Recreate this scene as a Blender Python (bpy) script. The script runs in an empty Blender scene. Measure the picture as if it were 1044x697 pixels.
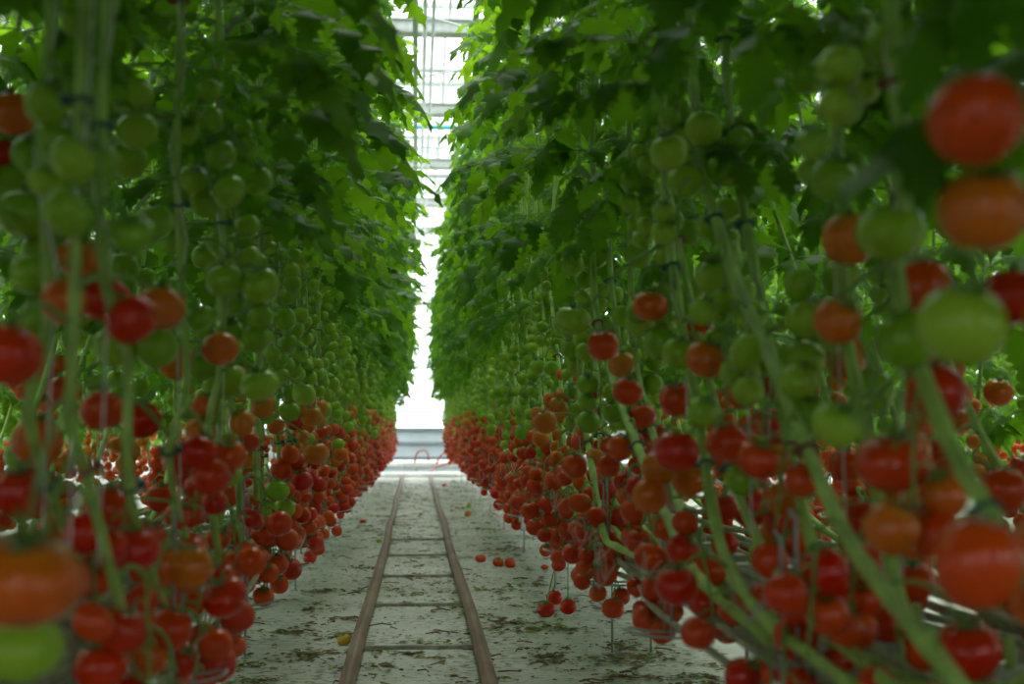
import bpy, math, random
from mathutils import Vector, Matrix, Euler, Quaternion

random.seed(7)
R = random.Random(11)
scene = bpy.context.scene
COL = bpy.data.collections.new('greenhouse'); scene.collection.children.link(COL)
PI = math.pi

# ------------------------------------------------------------------ camera
F_PX = 1450.0
W_PX, H_PX = 1044.0, 697.0
EYE = Vector((0.0, 0.0, 1.05))
VPX, VPY = 424.0, 435.0
dx, dy = VPX - W_PX / 2, VPY - H_PX / 2
pitch = math.atan(dy / F_PX)
yaw = math.asin(-dx / math.sqrt(dx * dx + dy * dy + F_PX * F_PX))
cam_d = bpy.data.cameras.new('camera')
cam = bpy.data.objects.new('camera', cam_d); COL.objects.link(cam)
cam.location = EYE
cam.rotation_euler = Euler((PI / 2 + pitch, 0, -yaw))
cam_d.sensor_width = 36.0
cam_d.lens = 36.0 * F_PX / W_PX
cam_d.clip_start = 0.05; cam_d.clip_end = 300
cam_d.dof.use_dof = True
cam_d.dof.focus_distance = 6.4
cam_d.dof.aperture_fstop = 2.9
scene.camera = cam
RC = cam.rotation_euler.to_matrix()

def at(px, py, depth):
    """world point seen at pixel px,py at this distance along the view axis"""
    v = Vector(((px - W_PX / 2) / F_PX, -(py - H_PX / 2) / F_PX, -1.0)) * depth
    return EYE + RC @ v

# ------------------------------------------------------------------ materials
def new_mat(name):
    m = bpy.data.materials.new(name); m.use_nodes = True
    nt = m.node_tree
    return m, nt, nt.nodes['Principled BSDF'], nt.nodes['Material Output']

def nd(nt, typ, **kw):
    n = nt.nodes.new(typ)
    for k, v in kw.items():
        setattr(n, k, v)
    return n

def ramp(nt, fac, stops, interp='LINEAR'):
    r = nd(nt, 'ShaderNodeValToRGB')
    r.color_ramp.interpolation = interp
    els = r.color_ramp.elements
    els[0].position, els[0].color = stops[0][0], (*stops[0][1], 1)
    els[1].position, els[1].color = stops[-1][0], (*stops[-1][1], 1)
    for p, c in stops[1:-1]:
        e = els.new(p); e.color = (*c, 1)
    nt.links.new(fac, r.inputs['Fac'])
    return r.outputs['Color']

def noise(nt, scale, coord='Object', detail=3, vec_scale=None, dim=None):
    tc = nd(nt, 'ShaderNodeTexCoord')
    n = nd(nt, 'ShaderNodeTexNoise'); n.inputs['Scale'].default_value = scale; n.inputs['Detail'].default_value = detail
    src = tc.outputs[coord]
    if vec_scale:
        mp = nd(nt, 'ShaderNodeMapping'); mp.inputs['Scale'].default_value = vec_scale
        nt.links.new(src, mp.inputs['Vector']); src = mp.outputs['Vector']
    nt.links.new(src, n.inputs['Vector'])
    return n.outputs['Fac']

def mix(nt, fac, a, b, blend='MIX'):
    m = nd(nt, 'ShaderNodeMix', data_type='RGBA', blend_type=blend)
    if isinstance(fac, (int, float)): m.inputs['Factor'].default_value = fac
    else: nt.links.new(fac, m.inputs['Factor'])
    for i, v in ((6, a), (7, b)):
        if isinstance(v, tuple): m.inputs[i].default_value = (*v, 1)
        else: nt.links.new(v, m.inputs[i])
    return m.outputs[2]

def bump(nt, b, h, strength=.3, dist=.01):
    n = nd(nt, 'ShaderNodeBump'); n.inputs['Strength'].default_value = strength; n.inputs['Distance'].default_value = dist
    nt.links.new(h, n.inputs['Height']); nt.links.new(n.outputs['Normal'], b.inputs['Normal'])

def simple(name, col, rough=.5, metal=0., var=.15, nscale=12., bmp=0.):
    m, nt, b, o = new_mat(name)
    n = noise(nt, nscale)
    c = ramp(nt, n, [(.3, tuple(x * (1 - var) for x in col)), (.7, tuple(min(1, x * (1 + var)) for x in col))])
    nt.links.new(c, b.inputs['Base Color'])
    b.inputs['Roughness'].default_value = rough; b.inputs['Metallic'].default_value = metal
    if bmp: bump(nt, b, n, bmp)
    return m

def fruit_mat(name, c_lo, c_hi, c_shoulder, shoulder=.3, blotch=None):
    m, nt, b, o = new_mat(name)
    info = nd(nt, 'ShaderNodeObjectInfo')
    base = ramp(nt, info.outputs['Random'], [(0, c_lo), (1, c_hi)])
    tc = nd(nt, 'ShaderNodeTexCoord')
    sep = nd(nt, 'ShaderNodeSeparateXYZ'); nt.links.new(tc.outputs['UV'], sep.inputs[0])
    mr = nd(nt, 'ShaderNodeMapRange'); mr.inputs['From Min'].default_value = .62; mr.inputs['From Max'].default_value = 1.0
    mr.inputs['To Min'].default_value = 0; mr.inputs['To Max'].default_value = shoulder
    nt.links.new(sep.outputs['Y'], mr.inputs['Value'])
    c = mix(nt, mr.outputs['Result'], base, c_shoulder)
    if blotch:
        f = noise(nt, 14., 'Object', 1)
        f2 = nd(nt, 'ShaderNodeMapRange'); f2.inputs['From Min'].default_value = .52; f2.inputs['From Max'].default_value = .68
        nt.links.new(f, f2.inputs['Value'])
        c = mix(nt, f2.outputs['Result'], c, blotch)
    nt.links.new(c, b.inputs['Base Color'])
    b.inputs['Roughness'].default_value = .17
    b.inputs['Specular IOR Level'].default_value = .36
    b.inputs['Subsurface Weight'].default_value = .0
    return m

M = {}
M['red'] = fruit_mat('ripe_tomato_skin', (.56, .012, .002), (.68, .075, .004), (.60, .12, .008), .4)
M['turning'] = fruit_mat('turning_tomato_skin', (.66, .11, .006), (.60, .22, .010), (.34, .32, .02), .6, (.64, .07, .004))
M['green'] = fruit_mat('green_tomato_skin', (.20, .40, .014), (.33, .52, .03), (.09, .24, .008), .6)
M['calyx'] = simple('tomato_calyx', (.10, .22, .035), .6)
M['stalk'] = simple('truss_stalk', (.17, .32, .06), .55)
M['stem'] = simple('tomato_stem', (.33, .50, .10), .5, var=.3, nscale=18, bmp=.3)
M['string'] = simple('support_twine', (.62, .62, .56), .8)
M['clip'] = simple('stem_clip_plastic', (.02, .10, .09), .45)
M['clip_red'] = simple('stem_clip_maroon', (.20, .03, .03), .45)
M['galv'] = simple('galvanised_steel', (.52, .54, .53), .42, .7, .2, 6)
M['wire'] = simple('steel_wire', (.36, .37, .36), .5, .5)
M['white_steel'] = simple('white_painted_steel', (.88, .90, .88), .45)
M['roof_steel'] = simple('weathered_roof_steel', (.50, .52, .50), .5)
M['blue'] = simple('blue_plastic_pipe', (.05, .42, .62), .4)
M['redhose'] = simple('red_hose_rubber', (.42, .015, .02), .4)
M['poly'] = simple('white_grow_bag_film', (.42, .44, .42), .4, var=.12, bmp=.3)
M['gutter'] = simple('coated_gutter_sheet', (.34, .36, .35), .4, .1)
M['tube'] = simple('pale_drip_tube', (.50, .44, .40), .45)
M['panel'] = simple('grey_wall_panel', (.50, .56, .60), .4, .1, .08, 2)
M['panel_dark'] = simple('grey_wall_rail', (.22, .26, .30), .4, .2)
M['block'] = simple('rockwool_block', (.50, .52, .46), .9, var=.25, bmp=.4)
M['deadstem'] = simple('dry_vine_stem', (.34, .31, .23), .8, var=.3, nscale=20, bmp=.5)

# leaf: diffuse + gloss over a translucent blade
def leaf_mat():
    m, nt, b, o = new_mat('tomato_leaf')
    info = nd(nt, 'ShaderNodeObjectInfo')
    at_ = nd(nt, 'ShaderNodeAttribute'); at_.attribute_name = 'tone'; at_.attribute_type = 'GEOMETRY'
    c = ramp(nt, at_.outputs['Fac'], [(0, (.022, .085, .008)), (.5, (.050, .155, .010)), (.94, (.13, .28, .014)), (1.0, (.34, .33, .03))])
    n = noise(nt, 30.)
    c2 = mix(nt, n, c, (.045, .14, .016))
    nt.links.new(c2, b.inputs['Base Color'])
    b.inputs['Roughness'].default_value = .42
    b.inputs['Specular IOR Level'].default_value = .22
    bump(nt, b, n, .35, .004)
    tr = nd(nt, 'ShaderNodeBsdfTranslucent')
    tcol = mix(nt, at_.outputs['Fac'], (.12, .34, .006), (.38, .68, .02))
    nt.links.new(tcol, tr.inputs['Color'])
    ms = nd(nt, 'ShaderNodeMixShader'); ms.inputs[0].default_value = .5
    nt.links.new(b.outputs[0], ms.inputs[1]); nt.links.new(tr.outputs[0], ms.inputs[2])
    nt.links.new(ms.outputs[0], o.inputs['Surface'])
    return m
M['leaf'] = leaf_mat()

def glass_mat():
    m, nt, b, o = new_mat('greenhouse_glass')
    nt.nodes.remove(b)
    t = nd(nt, 'ShaderNodeBsdfTransparent'); t.inputs[0].default_value = (.93, .96, .95, 1)
    g = nd(nt, 'ShaderNodeBsdfGlossy'); g.inputs['Roughness'].default_value = .05
    f = nd(nt, 'ShaderNodeFresnel'); f.inputs[0].default_value = 1.25
    ms = nd(nt, 'ShaderNodeMixShader')
    k = nd(nt, 'ShaderNodeMath', operation='MULTIPLY'); k.inputs[1].default_value = .35; nt.links.new(f.outputs[0], k.inputs[0]); nt.links.new(k.outputs[0], ms.inputs[0]); nt.links.new(t.outputs[0], ms.inputs[1]); nt.links.new(g.outputs[0], ms.inputs[2])
    nt.links.new(ms.outputs[0], o.inputs['Surface'])
    return m
M['glass'] = glass_mat()

def rail_mat():
    m, nt, b, o = new_mat('rusty_rail_steel')
    n = noise(nt, 9, detail=6, vec_scale=(1, .25, 1))
    c = ramp(nt, n, [(.3, (.085, .036, .018)), (.5, (.15, .070, .036)), (.62, (.20, .115, .065)), (.75, (.19, .18, .13))])
    nt.links.new(c, b.inputs['Base Color']); b.inputs['Roughness'].default_value = .5; b.inputs['Metallic'].default_value = .15
    bump(nt, b, n, .3)
    return m
M['rail'] = rail_mat()

def floor_mat():
    m, nt, b, o = new_mat('whitewashed_ground')
    big = noise(nt, .9, detail=4)
    base = ramp(nt, big, [(.3, (.44, .46, .42)), (.7, (.64, .66, .62))])
    fine = noise(nt, 26, detail=8, vec_scale=(.8, 1, 1))
    dirt = nd(nt, 'ShaderNodeMapRange'); dirt.inputs['From Min'].default_value = .50; dirt.inputs['From Max'].default_value = .58
    nt.links.new(fine, dirt.inputs['Value'])
    patch = noise(nt, 2.2, detail=5)
    pr = nd(nt, 'ShaderNodeMapRange'); pr.inputs['From Min'].default_value = .38; pr.inputs['From Max'].default_value = .60; pr.inputs['To Max'].default_value = .85
    nt.links.new(patch, pr.inputs['Value'])
    mu = nd(nt, 'ShaderNodeMath', operation='MULTIPLY'); nt.links.new(dirt.outputs[0], mu.inputs[0]); nt.links.new(pr.outputs[0], mu.inputs[1])
    c = mix(nt, mu.outputs[0], base, (.15, .125, .07))
    # greyer algae film patches
    alg = noise(nt, 3.5, detail=6)
    ar = nd(nt, 'ShaderNodeMapRange'); ar.inputs['From Min'].default_value = .5; ar.inputs['From Max'].default_value = .72; ar.inputs['To Max'].default_value = .55
    nt.links.new(alg, ar.inputs['Value'])
    c = mix(nt, ar.outputs[0], c, (.33, .36, .27))
    nt.links.new(c, b.inputs['Base Color']); b.inputs['Roughness'].default_value = .6
    wr = noise(nt, 3.0, detail=4, vec_scale=(.35, 2.2, 1))
    bump(nt, b, wr, .5, .03)
    return m
M['floor'] = floor_mat()
M['tie'] = simple('weathered_tie', (.34, .33, .28), .8, var=.35, nscale=20, bmp=.4)

def litter_mat():
    m, nt, b, o = new_mat('leaf_litter')
    a = nd(nt, 'ShaderNodeAttribute'); a.attribute_name = 'tone'
    c = ramp(nt, a.outputs['Fac'], [(0, (.075, .045, .022)), (.5, (.15, .085, .035)), (.72, (.24, .19, .06)), (.85, (.13, .22, .03)), (1, (.22, .36, .05))])
    nt.links.new(c, b.inputs['Base Color']); b.inputs['Roughness'].default_value = .8
    return m
M['litter'] = litter_mat()

# ------------------------------------------------------------------ mesh helpers
class MB:
    def __init__(s):
        s.v, s.f, s.mi, s.tone, s.uv = [], [], [], [], {}
    def add(s, vs, fs, mi=0, tone=0., vuv=None):
        o = len(s.v); s.v.extend(vs); s.tone.extend([tone] * len(vs))
        for f in fs: s.f.append(tuple(i + o for i in f)); s.mi.append(mi)
        if vuv:
            for i, u in enumerate(vuv): s.uv[o + i] = u
    def box(s, c, d, mi=0, rot=None):
        x, y, z = d[0] / 2, d[1] / 2, d[2] / 2
        vs = [Vector((a, b, e)) for a in (-x, x) for b in (-y, y) for e in (-z, z)]
        if rot: vs = [rot @ v for v in vs]
        vs = [v + Vector(c) for v in vs]
        s.add(vs, [(0, 1, 3, 2), (4, 6, 7, 5), (0, 4, 5, 1), (2, 3, 7, 6), (0, 2, 6, 4), (1, 5, 7, 3)], mi)
    def tube(s, pts, rad, n=8, mi=0, tone=0., cap=True):
        pts = [Vector(p) for p in pts]
        if isinstance(rad, (int, float)): rad = [rad] * len(pts)
        vs, fs = [], []
        prev = None
        for i, p in enumerate(pts):
            if i == 0: t = pts[1] - p
            elif i == len(pts) - 1: t = p - pts[i - 1]
            else: t = pts[i + 1] - pts[i - 1]
            t.normalize()
            if prev is None:
                a = t.cross(Vector((0, 0, 1)))
                if a.length < .1: a = t.cross(Vector((0, 1, 0)))
            else:
                a = prev - t * prev.dot(t)
            a.normalize(); prev = a
            b_ = t.cross(a)
            for k in range(n):
                an = 2 * PI * k / n
                vs.append(p + (a * math.cos(an) + b_ * math.sin(an)) * rad[i])
        for i in range(len(pts) - 1):
            for k in range(n):
                k2 = (k + 1) % n
                fs.append((i * n + k, i * n + k2, (i + 1) * n + k2, (i + 1) * n + k))
        if cap:
            fs.append(tuple(reversed(range(n)))); fs.append(tuple((len(pts) - 1) * n + k for k in range(n)))
        s.add(vs, fs, mi, tone)
    def mesh(s, name, mats, smooth=True, tone=False):
        me = bpy.data.meshes.new(name)
        me.from_pydata([tuple(v) for v in s.v], [], s.f)
        for m in mats: me.materials.append(m)
        me.polygons.foreach_set('material_index', s.mi)
        if smooth: me.polygons.foreach_set('use_smooth', [True] * len(s.f))
        if tone:
            a = me.attributes.new('tone', 'FLOAT', 'POINT'); a.data.foreach_set('value', s.tone)
        if s.uv:
            uv = me.uv_layers.new(name='UVMap')
            arr = []
            for l in me.loops:
                u = s.uv.get(l.vertex_index, (0, .3)); arr.extend(u)
            uv.data.foreach_set('uv', arr)
        me.update()
        return me

def obj(name, me, parent=None, loc=None, rot=None, scale=None):
    o = bpy.data.objects.new(name, me); COL.objects.link(o)
    if parent: o.parent = parent
    if loc is not None: o.location = loc
    if rot is not None:
        if isinstance(rot, Euler): o.rotation_euler = rot
        else: o.rotation_euler = Euler(rot)
    if scale is not None: o.scale = (scale,) * 3 if isinstance(scale, (int, float)) else scale
    return o

def thing(name, label, cat, loc=(0, 0, 0), group=None, me=None):
    o = obj(name, me, None, loc)
    o['label'] = label; o['category'] = cat
    if group: o['group'] = group
    return o

def struct(name, me, label=None, cat=None):
    o = obj(name, me); o['kind'] = 'structure'
    if label: o['label'] = label; o['category'] = cat
    return o

def smooth_path(pts, n):
    """Catmull-Rom through pts"""
    pts = [Vector(p) for p in pts]
    P = [pts[0] * 2 - pts[1]] + pts + [pts[-1] * 2 - pts[-2]]
    out = []
    for i in range(1, len(P) - 2):
        for k in range(n):
            t = k / n
            a, b, c, d = P[i - 1], P[i], P[i + 1], P[i + 2]
            out.append(.5 * ((2 * b) + (c - a) * t + (2 * a - 5 * b + 4 * c - d) * t * t + (3 * b - a - 3 * c + d) * t ** 3))
    out.append(pts[-1])
    return out

# ------------------------------------------------------------------ tomato (unit radius, top at +z)
def tomato_mb(mb, rng, nu=20, nv=12, mat=Matrix.Identity(4), mi=0, ci=1, flat=.93, ribs=5, rib=.03, calyx=True, elong=1.0):
    ph = rng.uniform(0, 6.28)
    vs, uv, fs = [], [], []
    def prof(v, th):
        # v 0 bottom..1 top
        a = -PI / 2 + PI * v
        r = math.cos(a)
        z = math.sin(a) * flat * elong
        up = max(0, v - .55) / .45
        k = 1 + rib * math.cos(ribs * th + ph) * (up ** 1.2) + rib * .5 * math.cos(2 * th + ph * 2)
        z -= .30 * math.exp(-(r / .27) ** 2) * (1 if a > 0 else .25 * -1) if a > 0 or r < .3 else 0
        return r * k, z
    vs.append(Vector((0, 0, prof(0, 0)[1]))); uv.append((0, 0))
    for j in range(1, nv):
        v = j / nv
        for i in range(nu):
            th = 2 * PI * i / nu
            r, z = prof(v, th)
            vs.append(Vector((r * math.cos(th), r * math.sin(th), z))); uv.append((i / nu, v))
    vs.append(Vector((0, 0, prof(1, 0)[1]))); uv.append((0, 1))
    for i in range(nu): fs.append((0, 1 + (i + 1) % nu, 1 + i))
    for j in range(nv - 2):
        for i in range(nu):
            a = 1 + j * nu + i; b = 1 + j * nu + (i + 1) % nu
            fs.append((a, b, b + nu, a + nu))
    L = len(vs) - 1; o = 1 + (nv - 2) * nu
    for i in range(nu): fs.append((o + i, o + (i + 1) % nu, L))
    mb.add([mat @ v for v in vs], fs, mi, 0, uv)
    if calyx:
        zc = flat * elong * .74
        for k in range(5):
            th = 2 * PI * k / 5 + ph
            d = Vector((math.cos(th), math.sin(th), 0)); q = Vector((-d.y, d.x, 0))
            ln = rng.uniform(.55, .8); cu = rng.uniform(.05, .45)
            pts = []
            for t, w in ((0, .07), (.3, .12), (.65, .09), (1, .01)):
                c = d * (.05 + ln * t) + Vector((0, 0, zc + .10 * math.sin(t * 2.2) + .05 + cu * t * t * .9 - max(0, t - .4) * .06))
                pts += [c - q * w, c + Vector((0, 0, .02)), c + q * w]
            f = []
            for j in range(3):
                for m_ in range(2):
                    a = j * 3 + m_; f.append((a, a + 1, a + 4, a + 3))
            mb.add([mat @ p for p in pts], f, ci)
        mb.tube([mat @ Vector((0, 0, zc - .02)), mat @ Vector((.03, 0, zc + .18)), mat @ Vector((.10, .02, zc + .36))], .05 * mat.to_scale().x, 5, ci)

TOM = {}
for kind in ('red', 'turning', 'green'):
    TOM[kind] = []
    for k in range(5):
        mb = MB()
        rng = random.Random(100 + k)
        tomato_mb(mb, rng, 24, 14, flat=(.95, .88, .99, .90, .93)[k], ribs=(5, 6, 3, 4, 7)[k], rib=(.03, .05, .02, .04, .06)[k])
        TOM[kind].append(mb.mesh('tomato_' + kind, [M[kind], M['calyx']]))
    mb = MB()
    tomato_mb(mb, random.Random(5), 32, 18, flat=.80, ribs=5, rib=.10)
    TOM[kind].append(mb.mesh('tomato_beefsteak_' + kind, [M[kind], M['calyx']]))
    mb = MB()
    tomato_mb(mb, random.Random(6), 28, 16, flat=.9, ribs=3, rib=.02, elong=1.25)
    TOM[kind].append(mb.mesh('tomato_oval_' + kind, [M[kind], M['calyx']]))

# ------------------------------------------------------------------ truss prototypes: stalk + fruit placements
def truss_layout(rng, n, lng=0.):
    """peduncle leaves the stem along +X and hangs down; returns (stalk points, fruits [(pos, r, euler)], pedicel segments)"""
    L = .030 * n + .03
    x1 = rng.uniform(.05, .09)
    ped = [(0, 0, 0), (x1 * .45, 0, .018), (x1 * .85, rng.uniform(-.01, .01), 0), (x1, 0, -.04 - lng), (x1 + rng.uniform(-.015, .02), rng.uniform(-.02, .02), -L - lng)]
    path = smooth_path(ped, 5)
    fruits, peds = [], []
    for i in range(n):
        z = -.045 - lng - .031 * i + rng.uniform(-.012, .012)
        s = 1 if i % 2 else -1
        r = .037 * rng.uniform(.80, 1.08) * (1 - .02 * i)
        an = s * rng.uniform(.7, 1.9)
        rr = rng.uniform(.036, .050)
        p = Vector((x1 + math.cos(an) * rr, math.sin(an) * rr, z - .01))
        tilt = Euler((-s * rng.uniform(.2, .9) * -1, rng.uniform(-.5, .5), rng.uniform(0, 6.28)))
        e = Euler((s * rng.uniform(.15, .8), rng.uniform(-.4, .4), 0)).to_matrix() @ Euler((0, 0, rng.uniform(0, 6.28))).to_matrix()
        top = p + (e @ Vector((0, 0, 1))) * r * 1.0
        j = Vector((x1, 0, z + .028))
        peds.append([j, (j + top) / 2 + Vector((0, 0, .008)), top])
        fruits.append((p, r, e.to_euler()))
    return path, fruits, peds

def stalk_into(mb, path, peds, mi=0, n=6):
    k = len(path)
    mb.tube(path, [.0042 - .002 * i / k for i in range(k)], n, mi)
    for p in peds: mb.tube(p, .0022, 5, mi)

TRUSS = []      # near: separate fruits
for k in range(9):
    rng = random.Random(300 + k)
    n = (4, 5, 3, 4, 5, 4, 2, 5, 3)[k]
    path, fr, pe = truss_layout(rng, n, .10 if k == 8 else 0)
    mb = MB(); stalk_into(mb, path, pe)
    TRUSS.append((mb.mesh('truss_stalk', [M['stalk']]), fr))
FAR = {}        # far: stalk and fruits in one mesh
for kind in ('red', 'turning', 'green'):
    FAR[kind] = []
    for k in range(7):
        rng = random.Random(500 + k)
        path, fr, pe = truss_layout(rng, (5, 4, 5, 4, 6, 3, 3)[k], .1 if k == 6 else 0)
        mb = MB(); stalk_into(mb, path, pe, 1, 4)
        for p, r, e in fr:
            tomato_mb(mb, rng, 14, 9, Matrix.Translation(p) @ e.to_matrix().to_4x4() @ Matrix.Scale(r, 4), 0, 1)
        FAR[kind].append(mb.mesh('truss_' + kind, [M[kind], M['stalk']]))

# ------------------------------------------------------------------ leaves
OUTL = [(0, .03), (.06, .12), (.17, .46), (.22, .26), (.36, .52), (.42, .28), (.56, .40), (.62, .20), (.76, .24), (.84, .10), (1, .0)]
def leaflet(mb, org, d, up, ln, wid, droop, fold, tone, rng):
    """blade along d, bending towards -z"""
    d = d.normalized(); side = d.cross(up).normalized(); n = side.cross(d).normalized()
    vs, fs = [], []
    p = org.copy(); cur = d.copy(); pt = 0
    tw = rng.uniform(-.25, .25); wv = rng.uniform(0, 6.28)
    for i, (t, w) in enumerate(OUTL):
        st = (t - pt) * ln; pt = t
        p = p + cur * st
        cur = (cur + Vector((0, 0, -droop * (t + .2) * .35))).normalized()
        nn = side.cross(cur).normalized()
        ss = (side * math.cos(tw * t) + nn * math.sin(tw * t))
        w2 = w * wid * rng.uniform(.88, 1.1)
        e = fold + .25 * math.sin(t * 9 + wv)
        vs += [p - ss * w2 - nn * (w2 * e), p, p + ss * w2 - nn * (w2 * (fold + .25 * math.cos(t * 8 + wv)))]
    m = len(OUTL)
    for i in range(m - 1):
        a = i * 3
        fs += [(a, a + 1, a + 4, a + 3), (a + 1, a + 2, a + 5, a + 4)]
    mb.add(vs, fs, 0, tone)

def compound_leaf(mb, org, az, L, a0, a1, rng, tone, coarse=False):
    n = 8
    p = org.copy(); pts = [p.copy()]; dirs = []
    az2 = az
    for i in range(n):
        a = a0 + (a1 - a0) * (i / (n - 1)) ** .9
        az2 += rng.uniform(-.06, .06)
        d = Vector((math.cos(az2) * math.cos(a), math.sin(az2) * math.cos(a), math.sin(a)))
        dirs.append(d); p = p + d * (L / n); pts.append(p.copy())
    mb.tube(pts, [.0032 - .002 * i / n for i in range(n + 1)], 4, 1, .5, cap=False)
    up = Vector((0, 0, 1))
    sc = L / .36
    pairs = [(2, .075), (4, .10), (6, .115), (7, .11)] if not coarse else [(3, .11), (5, .15), (7, .15)]
    for idx, ln in pairs:
        d = dirs[idx - 1]
        sd = Vector((-math.sin(az2), math.cos(az2), 0))
        for s in (-1, 1):
            dd = d * rng.uniform(.35, .75) + sd * s + Vector((0, 0, rng.uniform(-.45, .1)))
            l2 = ln * sc * rng.uniform(.85, 1.2)
            leaflet(mb, pts[idx], dd, up, l2, l2 * rng.uniform(.62, .8), rng.uniform(.4, 1.5), rng.uniform(.05, .5), tone + rng.uniform(-.12, .12), rng)
    if not coarse:
        for idx in (3, 5):
            sd = Vector((-math.sin(az2), math.cos(az2), 0))
            for s in (-1, 1):
                l2 = .045 * sc
                leaflet(mb, pts[idx], sd * s + dirs[idx - 1] * .4, up, l2, l2 * .7, .4, .2, tone, rng)
    l2 = .13 * sc * rng.uniform(.9, 1.15)
    leaflet(mb, pts[-1], dirs[-1], up if abs(dirs[-1].z) < .95 else Vector((math.cos(az2), math.sin(az2), 0)), l2, l2 * .8, rng.uniform(.3, 1), .2, tone, rng)

FOL_Z0, FOL_Z1 = 1.5, 3.75     # world heights of the leafy part
BASE_Z = .60
def foliage(seed, n, coarse=False, z0=FOL_Z0):
    rng = random.Random(seed); mb = MB()
    for i in range(n):
        u = (i + rng.uniform(0, .9)) / n
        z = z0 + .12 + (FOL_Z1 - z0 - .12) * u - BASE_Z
        az = i * 2.4 + rng.uniform(-.5, .5)
        L = rng.uniform(.30, .44) * (1 - .35 * max(0, u - .85) / .15)
        if u < .1: L *= .8
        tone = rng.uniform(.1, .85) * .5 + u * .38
        if rng.random() < .02: tone = 1.0
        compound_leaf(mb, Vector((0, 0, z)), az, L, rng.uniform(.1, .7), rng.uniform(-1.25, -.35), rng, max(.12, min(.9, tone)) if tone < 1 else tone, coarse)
    # head of the plant
    for k in range(5):
        compound_leaf(mb, Vector((0, 0, FOL_Z1 - BASE_Z)), k * 1.3 + seed, .2, 1.0, -.1, rng, .85, True)
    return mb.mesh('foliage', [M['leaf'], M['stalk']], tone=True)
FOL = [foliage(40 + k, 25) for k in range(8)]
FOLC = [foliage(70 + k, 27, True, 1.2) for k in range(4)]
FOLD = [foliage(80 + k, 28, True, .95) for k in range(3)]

# ------------------------------------------------------------------ stems
def stem_path(side, wob):
    """points (dx, dy, z_world), top first. Right-hand vines slant towards the camera as they come down; left-hand ones drop
    and then bend away along the gutter."""
    rng = random.Random(wob)
    j = lambda a: rng.uniform(-a, a)
    if side > 0:
        return smooth_path([(0, 0, 3.8), (j(.01), j(.02), 3.0), (j(.015), .02, 2.3), (j(.02), -.12, 1.95), (j(.02), -.42, 1.55), (j(.02), -.78, 1.15),
                            (.0, -1.10, .88), (.03, -1.45, .74), (.05, -2.0, .66)], 5)
    return smooth_path([(0, 0, 3.8), (j(.01), j(.02), 3.0), (j(.015), j(.02), 2.2), (j(.02), j(.03), 1.6), (j(.02), .03 + j(.02), 1.2), (.0, .10, .92),
                        (-.02, .32, .74), (-.05, .8, .66)], 5)

STEMS = {}
for side in (-1, 1):
    STEMS[side] = []
    for k in range(6):
        P = stem_path(side, 900 + k + side)
        mb = MB()
        # nodes: small swellings along the stem
        n = len(P)
        rad = [(.0055 + .0055 * i / n) * (1.14 if i % 4 == 0 else 1.0) for i in range(n)]
        mb.tube([(p.x, p.y, p.z - BASE_Z) for p in P], rad, 8)
        sm = mb.mesh('stem', [M['stem']])
        mb = MB()
        top = P[0]
        # the string drops from the crop wire and winds loosely round the upper stem, then hangs straight
        pts = [(P[i].x + .012 * math.cos(i * 1.1), P[i].y + .012 * math.sin(i * 1.1), P[i].z - BASE_Z) for i in range(0, 18 if side > 0 else 22)]
        pts = [(0, 0, 4.0 - BASE_Z)] + pts
        q = pts[-1]
        pts.append((q[0] + .01, q[1] - .02, q[2] - .25)); 
        mb.tube(smooth_path(pts, 2), .0016, 4)
        st = mb.mesh('support_string', [M['string']])
        STEMS[side].append((P, sm, st))

def clip_mesh(m):
    mb = MB()
    c = [(math.cos(a) * .0145, math.sin(a) * .0145, 0) for a in [2 * PI * k / 10 for k in range(11)]]
    mb.tube(c, .0035, 5); mb.box((.019, 0, 0), (.010, .006, .014))
    return mb.mesh('stem_clip', [m])
CLIP = [clip_mesh(M['clip']), clip_mesh(M['clip_red'])]

def point_at_z(P, z):
    for i in range(len(P) - 1):
        if P[i].z >= z >= P[i + 1].z:
            t = (P[i].z - z) / max(1e-6, P[i].z - P[i + 1].z)
            return P[i].lerp(P[i + 1], t)
    return P[-1].copy()

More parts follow.
